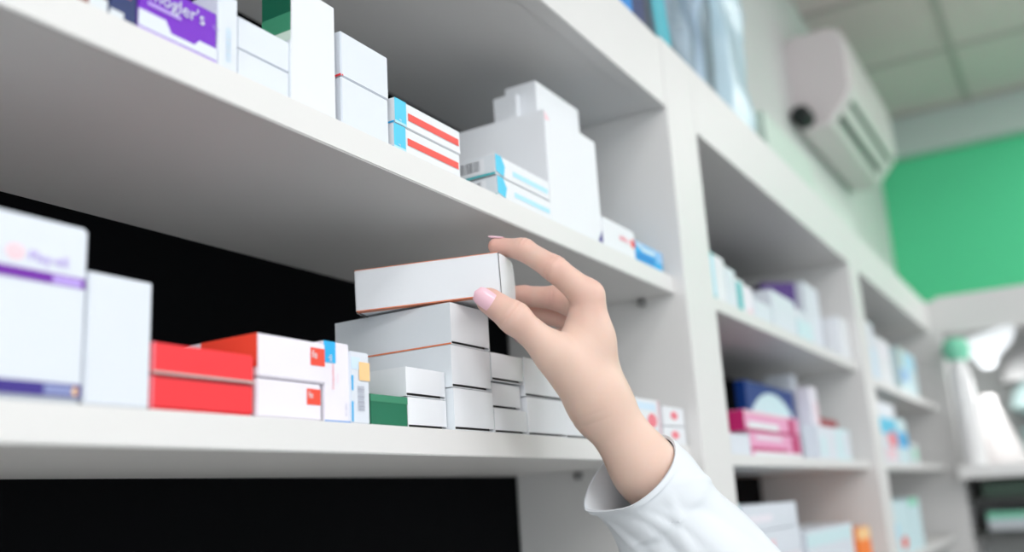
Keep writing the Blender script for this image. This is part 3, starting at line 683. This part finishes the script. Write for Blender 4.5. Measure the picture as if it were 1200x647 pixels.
# lamps: lay-in light panels of the ceiling
def light_panel(x, y, label, power, sx=1.16, sy=0.56):
    r = tag(empty('ceiling_light', (x, y, zz(ZC)-0.03)), label, 'ceiling light', 'lay-in light panels of the ceiling')
    b = bmesh.new()
    for q in ((-sx/2, sx/2, -sy/2, -sy/2+0.02), (-sx/2, sx/2, sy/2-0.02, sy/2), (-sx/2, -sx/2+0.02, -sy/2, sy/2), (sx/2-0.02, sx/2, -sy/2, sy/2)):
        box(b, *q, 0, 0.024)
    mesh_obj('frame', b, PLAST, r)
    b = bmesh.new(); box(b, -sx/2+0.02, sx/2-0.02, -sy/2+0.02, sy/2-0.02, 0.010, 0.020); mesh_obj('diffuser', b, LAMP, r)
    l = bpy.data.lights.new('panel_light', 'AREA'); l.shape = 'RECTANGLE'; l.size = sx-0.05; l.size_y = sy-0.05; l.energy = power
    l.color = (1.0, 0.985, 0.96)
    lo = link(bpy.data.objects.new('panel_light', l)); lo.parent = r; lo.location = (0, 0, 0.004)
for i, (x, y, w) in enumerate(((-1.36, -0.96, 0.85), (-1.36, -1.96, 0.85), (0.44, -1.96, 0.6), (2.24, -1.96, 0.8), (-1.36, -2.86, 1.4), (0.44, -2.86, 0.6), (2.24, -2.86, 0.8), (3.44, -1.36, 1.1))):
    light_panel(x, y, 'rectangular lay-in light panel in the tiled ceiling, out of the picture', 17*w)
# added area lights behind the two unseen windows
l = bpy.data.lights.new('window_fill_light', 'AREA'); l.shape = 'RECTANGLE'; l.size = 2.4; l.size_y = WZ1-WZ0; l.energy = 44; l.color = (0.93, 0.97, 1.0)
lo = link(bpy.data.objects.new('window_fill_light', l)); lo.location = (XL-0.12, -1.5, (WZ0+WZ1)/2); lo.rotation_euler = (PI/2, 0, -PI/2)
l = bpy.data.lights.new('window_fill_light', 'AREA'); l.shape = 'RECTANGLE'; l.size = WX1-WX0; l.size_y = WZ1-WZ0; l.energy = 16; l.color = (0.93, 0.97, 1.0)
lo = link(bpy.data.objects.new('window_fill_light', l)); lo.location = ((WX0+WX1)/2, YW0-0.12, (WZ0+WZ1)/2); lo.rotation_euler = (PI/2, 0, 0)
w = bpy.data.worlds.new('daylight'); SC.world = w; w.use_nodes = True
w.node_tree.nodes['Background'].inputs[0].default_value = (0.85, 0.92, 1.0, 1); w.node_tree.nodes['Background'].inputs[1].default_value = 1.0

# ------------------------------------------------------------------ the person: hand and forearm as one skin
J = dict(
 wr=(0.2755,-0.0615,0.0132), wu=(0.2986,-0.0519,0.0130), fr=(0.2969,-0.0826,-0.0332), fu=(0.3202,-0.0734,-0.0337),
 fr2=(0.3246,-0.1082,-0.0804), fu2=(0.3483,-0.0995,-0.0812),
 i0=(0.2612,-0.0643,0.0923), i1=(0.2411,-0.0490,0.1119), i2=(0.2376,-0.0262,0.1300), i3=(0.2330,-0.0060,0.1354),
 m0=(0.2853,-0.0533,0.0854), m1=(0.2860,-0.0250,0.1013), m2=(0.2830,0.0020,0.1065), m3=(0.2700,0.0185,0.1080),
 r0=(0.3080,-0.0465,0.0748), r1=(0.3058,-0.0174,0.0911), r2=(0.2980,0.0090,0.0955), r3=(0.2760,0.0260,0.0975),
 p0=(0.3251,-0.0416,0.0626), p1=(0.3271,-0.0144,0.0763), p2=(0.3250,0.0070,0.0799), p3=(0.3150,0.0230,0.0810),
 t0=(0.2635,-0.0580,0.0239), t1=(0.2375,-0.0473,0.0486), t2=(0.2104,-0.0307,0.0739), t3=(0.2039,-0.0132,0.0891),
 w0=(0.2534,-0.0509,0.0585), w1=(0.2656,-0.0568,0.0782))
J = {k: np.array(v) for k, v in J.items()}
HS = 0.0009
lo_ = np.array([0.180, -0.135, -0.105]); hi_ = np.array([0.385, 0.055, 0.155])
dims = np.ceil((hi_-lo_)/HS).astype(int)+1
AX = [lo_[i]+HS*np.arange(dims[i]) for i in range(3)]
FAR = 0.05
def field(): return np.full(tuple(dims), FAR, dtype=np.float32)
def smin(a, b, k):
    if k <= 0: return np.minimum(a, b)
    h = np.clip(0.5+0.5*(b-a)/k, 0, 1)
    return b*(1-h)+a*h-k*h*(1-h)
def cone(F, a, b, ra, rb, k):
    pad = 0.03+max(ra, rb)
    mn = np.minimum(a, b)-pad; mx = np.maximum(a, b)+pad
    s = tuple(slice(max(0, int((mn[i]-lo_[i])/HS)), min(dims[i], int((mx[i]-lo_[i])/HS)+2)) for i in range(3))
    X = AX[0][s[0]][:, None, None]; Y = AX[1][s[1]][None, :, None]; Z = AX[2][s[2]][None, None, :]
    ba = b-a; l2 = ba@ba
    t = np.clip(((X-a[0])*ba[0]+(Y-a[1])*ba[1]+(Z-a[2])*ba[2])/l2, 0, 1)
    d = np.sqrt((X-a[0]-t*ba[0])**2+(Y-a[1]-t*ba[1])**2+(Z-a[2]-t*ba[2])**2)-(ra+(rb-ra)*t)
    F[s] = smin(F[s], d.astype(np.float32), k)
    return F
palm = field()
cone(palm, J['fr2'], J['fr'], 0.0225, 0.0208, 0); cone(palm, J['fu2'], J['fu'], 0.0225, 0.0208, 0.014)
cone(palm, J['fr'], J['wr'], 0.0215, 0.0190, 0.014); cone(palm, J['fu'], J['wu'], 0.0215, 0.0185, 0.014)
W0 = J['wr']; W1 = J['wu']; lerp = lambda a, b, t: a+(b-a)*t
cone(palm, W0, J['i0'], 0.0178, 0.0112, 0.012)
cone(palm, lerp(W0, W1, 0.4), J['m0'], 0.0175, 0.0112, 0.012)
cone(palm, lerp(W0, W1, 0.75), J['r0'], 0.0170, 0.0106, 0.012)
cone(palm, W1, J['p0'], 0.0165, 0.0100, 0.012)
cone(palm, J['t0'], J['t1'], 0.0168, 0.0128, 0.012)
cone(palm, W0, J['t0'], 0.0180, 0.0160, 0.012)
cone(palm, J['w0'], J['w1'], 0.0085, 0.0082, 0.012)
cone(palm, lerp(J['t0'], J['t1'], 0.55), lerp(W0, J['i0'], 0.6), 0.0125, 0.0125, 0.012)
fing = dict(
 i=([J['i0'], J['i1'], J['i2'], J['i3']], [0.0112, 0.0093, 0.0080, 0.0064], 0.007),
 m=([J['m0'], J['m1'], J['m2'], J['m3']], [0.0112, 0.0090, 0.0079, 0.0068], 0.007),
 r=([J['r0'], J['r1'], J['r2'], J['r3']], [0.0106, 0.0086, 0.0076, 0.0064], 0.007),
 p=([J['p0'], J['p1'], J['p2'], J['p3']], [0.0098, 0.0076, 0.0067, 0.0058], 0.007),
 t=([J['t1'], J['t2'], J['t3']], [0.0126, 0.0100, 0.0080], 0.012))
hand = None
for key in 'imrpt':
    pts, rs, kk = fing[key]
    F = field()
    for a, b, ra, rb in zip(pts[:-1], pts[1:], rs[:-1], rs[1:]):
        cone(F, a, b, ra, rb, 0.004)
    if key == 't':     # fuller thumb pulp and knuckle
        c = lerp(pts[1], pts[2], 0.62); cone(F, c, lerp(pts[1], pts[2], 0.85), 0.0092, 0.0086, 0.004)
        cone(F, pts[1], lerp(pts[1], pts[2], 0.1), 0.0106, 0.0102, 0.006)
    G = smin(palm, F, kk)
    hand = G if hand is None else smin(hand, G, 0.0012)
# naive surface nets
def surface_nets(F):
    ins = F < 0
    c = ins[:-1, :-1, :-1].astype(np.int8)
    for dx, dy, dz in ((1,0,0),(0,1,0),(0,0,1),(1,1,0),(1,0,1),(0,1,1),(1,1,1)):
        c = c + ins[dx:F.shape[0]-1+dx, dy:F.shape[1]-1+dy, dz:F.shape[2]-1+dz]
    act = (c > 0) & (c < 8)
    ids = -np.ones(act.shape, dtype=np.int64); cells = np.argwhere(act); ids[act] = np.arange(len(cells))
    acc = np.zeros((len(cells), 3)); cnt = np.zeros(len(cells))
    cor = [(i, j, k) for i in (0, 1) for j in (0, 1) for k in (0, 1)]
    for a in cor:
        for ax in range(3):
            if a[ax]: continue
            b = list(a); b[ax] = 1
            fa = F[cells[:,0]+a[0], cells[:,1]+a[1], cells[:,2]+a[2]]; fb = F[cells[:,0]+b[0], cells[:,1]+b[1], cells[:,2]+b[2]]
            m = (fa < 0) != (fb < 0)
            t = np.where(m, fa/np.where(m, fa-fb, 1), 0)
            p_ = np.array(a)[None, :]+np.zeros((len(cells), 3)); p_[:, ax] += t
            acc[m] += p_[m]; cnt[m] += 1
    V = lo_+HS*(cells+acc/cnt[:, None])
    faces = []
    for ax in range(3):
        o1, o2 = [(1, 2), (2, 0), (0, 1)][ax]
        sl0 = [slice(1, -1)]*3; sl0[ax] = slice(0, -1); sl1 = list(sl0); sl1[ax] = slice(1, None)
        A = ins[tuple(sl0)]; B = ins[tuple(sl1)]
        for flip, msk in ((False, A & ~B), (True, ~A & B)):
            q = np.argwhere(msk); off = np.array([1, 1, 1]); off[ax] = 0; q = q+off
            u = np.zeros(3, int); u[o1] = 1; v = np.zeros(3, int); v[o2] = 1
            g = lambda w_: ids[w_[:,0], w_[:,1], w_[:,2]]
            quad = np.stack([g(q-u-v), g(q-v), g(q), g(q-u)], 1)
            faces.append(quad[:, ::-1] if flip else quad)
    return V, np.concatenate(faces)
V, Q = surface_nets(hand)
# Laplacian polish of the net
nb = np.concatenate([Q[:, [0, 1]], Q[:, [1, 2]], Q[:, [2, 3]], Q[:, [3, 0]]]); nb = np.concatenate([nb, nb[:, ::-1]])
for it in range(6):
    sm = np.zeros_like(V); ct = np.zeros(len(V)); np.add.at(sm, nb[:, 0], V[nb[:, 1]]); np.add.at(ct, nb[:, 0], 1)
    V = V+(0.5 if it % 2 == 0 else -0.52)*(sm/ct[:, None]-V)
# vertex normals, then fine skin creases over the joints and a rosier tint at tips and knuckles
def vnormals(V):
    d1 = V[Q[:, 2]]-V[Q[:, 0]]; d2 = V[Q[:, 3]]-V[Q[:, 1]]; fn = np.cross(d1, d2)
    N = np.zeros_like(V)
    for c_ in range(4): np.add.at(N, Q[:, c_], fn)
    return N/np.maximum(np.linalg.norm(N, axis=1, keepdims=True), 1e-12)
NV_ = vnormals(V)
def crease(c, ax, reach, facing, offs, depth, wd):
    global V
    ax = ax/np.linalg.norm(ax); f = np.array(facing, float); f /= np.linalg.norm(f)
    r = V-c; along = r@ax; rad = np.linalg.norm(r-along[:, None]*ax, axis=1)
    w_ = np.clip((NV_@f-0.15)/0.5, 0, 1)*(rad < reach)
    curve = 0.10*(r@np.cross(ax, f))**2/0.008
    for o_ in offs:
        V = V-NV_*(depth*w_*np.exp(-((along-o_-curve)/wd)**2))[:, None]
vF = np.array([0.8443, 0.4823, 0.2337]); vR = np.array([0.5075, -0.8596, -0.0595]); vU = np.array([-0.1722, -0.1688, 0.9705])
crease(J['t2'], J['t3']-J['t2'], 0.016, -vF+0.4*vU, (-0.0042, -0.0012, 0.0018), 0.00045, 0.0010)
crease(J['i1'], J['i2']-J['i1'], 0.015, vU+0.3*vR, (-0.0035, 0.0, 0.0032), 0.00040, 0.0011)
crease(J['i2'], J['i3']-J['i2'], 0.013, vU, (-0.0018, 0.0012), 0.00035, 0.0009)
crease(J['i1'], J['i2']-J['i1'], 0.015, -vU-0.4*vR-0.3*vF, (-0.0015, 0.0015), 0.00055, 0.0010)
crease(J['m1'], J['m2']-J['m1'], 0.014, -vF-0.3*vU, (-0.0015, 0.0018), 0.00045, 0.0010)
crease(J['wr'], J['fr']-J['wr'], 0.040, -vR-0.5*vF, (-0.004, 0.003), 0.00026, 0.0012)
#crease(lerp(J['t1'], J['i0'], 0.5), lerp(J['t1'], J['i0'], 0.5)-J['w0'], 0.03, -vF, (0.002,), 0.0004, 0.0012)
tint = np.zeros(len(V))
for k_, r_, a_ in (('t3', 0.013, 0.9), ('i3', 0.014, 1.0), ('m3', 0.014, 1.0), ('r3', 0.014, 1.0), ('p3', 0.014, 1.0), ('i2', 0.010, 0.6), ('m2', 0.012, 0.9), ('r2', 0.012, 0.9),
                   ('i1', 0.013, 0.55), ('m1', 0.014, 0.8), ('r1', 0.014, 0.8), ('i0', 0.018, 0.45), ('t2', 0.013, 0.45), ('m0', 0.02, 0.35)):
    tint = np.maximum(tint, a_*np.exp(-((np.linalg.norm(V-J[k_], axis=1)-0.006).clip(0)/r_)**2))
base = np.array([0.30, -0.08, 0.0])
me = bpy.data.meshes.new('person'); me.from_pydata((V-base).tolist(), [], Q.tolist()); me.materials.append(SKIN)
me.polygons.foreach_set('use_smooth', [True]*len(me.polygons))
at = me.attributes.new('rosy', 'FLOAT', 'POINT'); at.data.foreach_set('value', tint.astype(np.float32))
nt = SKIN.node_tree; bs = nt.nodes['Principled BSDF']; src = bs.inputs['Base Color'].links[0].from_socket
an = nt.nodes.new('ShaderNodeAttribute'); an.attribute_name = 'rosy'
mxr = nt.nodes.new('ShaderNodeMix'); mxr.data_type = 'RGBA'; mxr.inputs[7].default_value = (0.70, 0.385, 0.325, 1)
sc_ = nt.nodes.new('ShaderNodeMath'); sc_.operation = 'MULTIPLY'; sc_.inputs[1].default_value = 0.75
nt.links.new(an.outputs['Fac'], sc_.inputs[0]); nt.links.new(sc_.outputs[0], mxr.inputs[0])
nt.links.new(src, mxr.inputs[6]); nt.links.new(mxr.outputs[2], bs.inputs['Base Color'])
person = link(bpy.data.objects.new('person', me)); person.location = (base[0], base[1], Z0)
tag(person, 'person in a white coat, only hand and forearm in view, gripping a carton', 'person')
def nail(tip, prev, facing, ln, wd, rad, back=0.0, name='fingernail'):
    ax = (tip-prev)/np.linalg.norm(tip-prev); n = np.array(facing, float); n -= ax*(n@ax); n /= np.linalg.norm(n); sd = np.cross(ax, n)
    b = bmesh.new(); rows = []
    NU, NV = 12, 10
    for i in range(NU+1):
        s_ = -1+2*i/NU; row = []
        for j in range(NV+1):
            t_ = -1+2*j/NV
            # superellipse outline
            hw = (1-abs(s_)**3.2)**(1/2.4)
            w_ = t_*hw*wd/2
            ang = w_/rad
            p_ = tip+ax*(s_*ln/2+back)+sd*(rad*math.sin(ang))+n*(rad*math.cos(ang)+0.0004-0.0007*max(0, s_)**2)
            row.append(b.verts.new(tuple(p_-base)))
        rows.append(row)
    for i in range(NU):
        for j in range(NV): b.faces.new((rows[i][j], rows[i+1][j], rows[i+1][j+1], rows[i][j+1]))
    bmesh.ops.remove_doubles(b, verts=b.verts, dist=1e-6)
    b.normal_update()
    bmesh.ops.solidify(b, geom=b.faces[:], thickness=0.0006)
    bmesh.ops.recalc_face_normals(b, faces=b.faces[:])
    o_ = mesh_obj(name, b, NAIL, person, smooth=True)
    return o_
vF = np.array([0.8443, 0.4823, 0.2337]); vR = np.array([0.5075, -0.8596, -0.0595]); vU = np.array([-0.1722, -0.1688, 0.9705])
nail(J['t3'], J['t2'], -vF*0.95-vR*0.25+vU*0.15, 0.0185, 0.0138, 0.0088, back=-0.0012)
nail(J['i3'], J['i2'], (0, -0.1, 1), 0.0125, 0.0098, 0.0066, back=0.0015)
nail(J['m3'], J['m2'], (0.75, 0.6, 0.1), 0.0120, 0.0098, 0.0070, back=0.0015)
nail(J['r3'], J['r2'], (0.75, 0.6, 0.1), 0.0115, 0.0092, 0.0066, back=0.0015)
nail(J['p3'], J['p2'], (0.75, 0.6, 0.1), 0.0095, 0.0080, 0.0060, back=0.0015)

# sleeve: a cuff, and cloth down to a bent elbow
RG = [((0.2949,-0.0695,-0.0358),0.0388,0.040), ((0.3022,-0.0777,-0.0455),0.0388,0.040), ((0.3098,-0.0847,-0.0583),0.0390,0.041), ((0.3153,-0.0886,-0.0701),0.0409,0.040),
      ((0.3263,-0.0963,-0.0938),0.0496,0.045), ((0.3391,-0.1056,-0.1212),0.0558,0.050), ((0.3579,-0.1196,-0.1517),0.0590,0.052), ((0.3800,-0.1330,-0.1830),0.0600,0.054),
      ((0.4050,-0.1500,-0.2150),0.0610,0.056), ((0.4400,-0.1760,-0.2560),0.0620,0.058), ((0.4700,-0.2060,-0.2960),0.0630,0.060), ((0.4860,-0.2240,-0.3180),0.050,0.048)]
RC = [np.array(r[0]) for r in RG]
def ring_at(s_):
    i = min(int(s_), len(RG)-2); t_ = s_-i
    t2 = t_
    def cr(p0, p1, p2, p3, t): return 0.5*((2*p1)+(-p0+p2)*t+(2*p0-5*p1+4*p2-p3)*t*t+(-p0+3*p1-3*p2+p3)*t**3)
    g = lambda k: max(0, min(len(RG)-1, k))
    c = cr(RC[g(i-1)], RC[i], RC[i+1], RC[g(i+2)], t_)
    a = cr(RG[g(i-1)][1], RG[i][1], RG[i+1][1], RG[g(i+2)][1], t_); b = cr(RG[g(i-1)][2], RG[i][2], RG[i+1][2], RG[g(i+2)][2], t_)
    return c, a, b
# directions of the mouth chord (screen right-up) and depth
chord = 0.797*vR+0.604*vU; chord /= np.linalg.norm(chord)
axis0 = RC[3]-RC[0]; axis0 /= np.linalg.norm(axis0)
axN = axis0-chord*(axis0@chord); axN /= np.linalg.norm(axN)
dep = np.cross(chord, axN); dep = dep if dep@vF > 0 else -dep
def cuff_mesh(s0, s1, ns, na, off, closed_end, fold):
    b = bmesh.new(); rows = []
    for i in range(ns+1):
        s_ = s0+(s1-s0)*i/ns; c, a, bb = ring_at(s_)
        row = []
        for j in range(na):
            th = 2*PI*j/na; ca, sa = math.cos(th), math.sin(th)
            w_ = fold(s_, th)
            # front of the mouth dips down the arm, so the inside of the far side shows
            tilt = 0.0095*(-sa)*max(0, 1-s_/3.0)
            pinch = max(0, 1-s_/2.2)*max(0, min(1, -2*ca))
            sb_ = math.copysign(abs(sa)**(1+1.5*pinch), sa)
            p_ = c+chord*ca*(a+off+w_)+dep*sb_*(bb+off+w_)+axN*tilt
            row.append(b.verts.new(tuple(p_-base)))
        rows.append(row)
    for r0, r1 in zip(rows[:-1], rows[1:]):
        for j in range(na): b.faces.new((r0[j], r0[(j+1) % na], r1[(j+1) % na], r1[j]))
    if closed_end: b.faces.new(rows[-1])
    return b
def fold(s_, th):
    env = min(1, max(0, (s_-0.25)/1.2))
    d1 = math.sin(3*th+1.2*s_+0.6)*0.0014+math.sin(5*th-1.4*s_+1.1)*0.0007
    cr = 0
    for th0, s0, k, amp, wd in ((-1.95, 1.2, 0.10, -0.0030, 0.075), (-1.62, 1.7, 0.14, -0.0030, 0.07), (-1.30, 1.0, -0.10, 0.0026, 0.09), (-2.3, 2.4, 0.12, -0.0034, 0.12),
                                (-1.05, 2.6, 0.30, -0.0030, 0.16), (-1.9, 3.4, 0.35, 0.0036, 0.16), (-0.75, 1.2, 0.45, 0.0022, 0.14), (-1.5, 3.9, 0.5, -0.0045, 0.18), (-2.6, 1.4, 0.2, 0.0026, 0.14)):
        dth = (th-(th0+k*(s_-s0))+PI) % (2*PI)-PI
        cr += 0.60*amp*math.exp(-(dth/wd)**2)*math.exp(-((s_-s0-1.2)/2.4)**2)
    return env*(d1+cr)
b = cuff_mesh(0.0, 11.0, 120, 96, 0.0, True, fold)
b.normal_update()
bmesh.ops.solidify(b, geom=b.faces[:], thickness=0.0010)
bmesh.ops.recalc_face_normals(b, faces=b.faces[:])
sl = mesh_obj('lab_coat_sleeve', b, COAT, person, smooth=True)
b = cuff_mesh(-0.0, 0.42, 8, 96, 0.0009, False, lambda s_, th: 0.0006*math.sin(4*th+s_))
b.normal_update()
bmesh.ops.solidify(b, geom=b.faces[:], thickness=0.0012)
bmesh.ops.recalc_face_normals(b, faces=b.faces[:])
mesh_obj('cuff', b, COAT, sl, smooth=True)

# ------------------------------------------------------------------ camera
cd = bpy.data.cameras.new('camera'); cam = link(bpy.data.objects.new('camera', cd))
R_ = Vector((0.5075, -0.8596, -0.0595)).normalized(); F_ = Vector((0.8443, 0.4823, 0.2337)).normalized()
U_ = R_.cross(F_).normalized(); R_ = F_.cross(U_).normalized()
mw = Matrix(((R_.x, U_.x, -F_.x, -0.3672), (R_.y, U_.y, -F_.y, -0.3606), (R_.z, U_.z, -F_.z, -0.0556+Z0), (0, 0, 0, 1)))
cam.matrix_world = mw
cd.sensor_width = 36; cd.lens = 34.083; cd.clip_start = 0.02
cd.dof.use_dof = True; cd.dof.focus_distance = 0.66; cd.dof.aperture_fstop = 3.3
SC.camera = cam
SC.view_settings.view_transform = 'Standard'; SC.view_settings.look = 'None'
SC.view_settings.exposure = -0.36; SC.view_settings.gamma = 1.0
try: SC.view_settings.use_curve_mapping = False
except Exception: pass
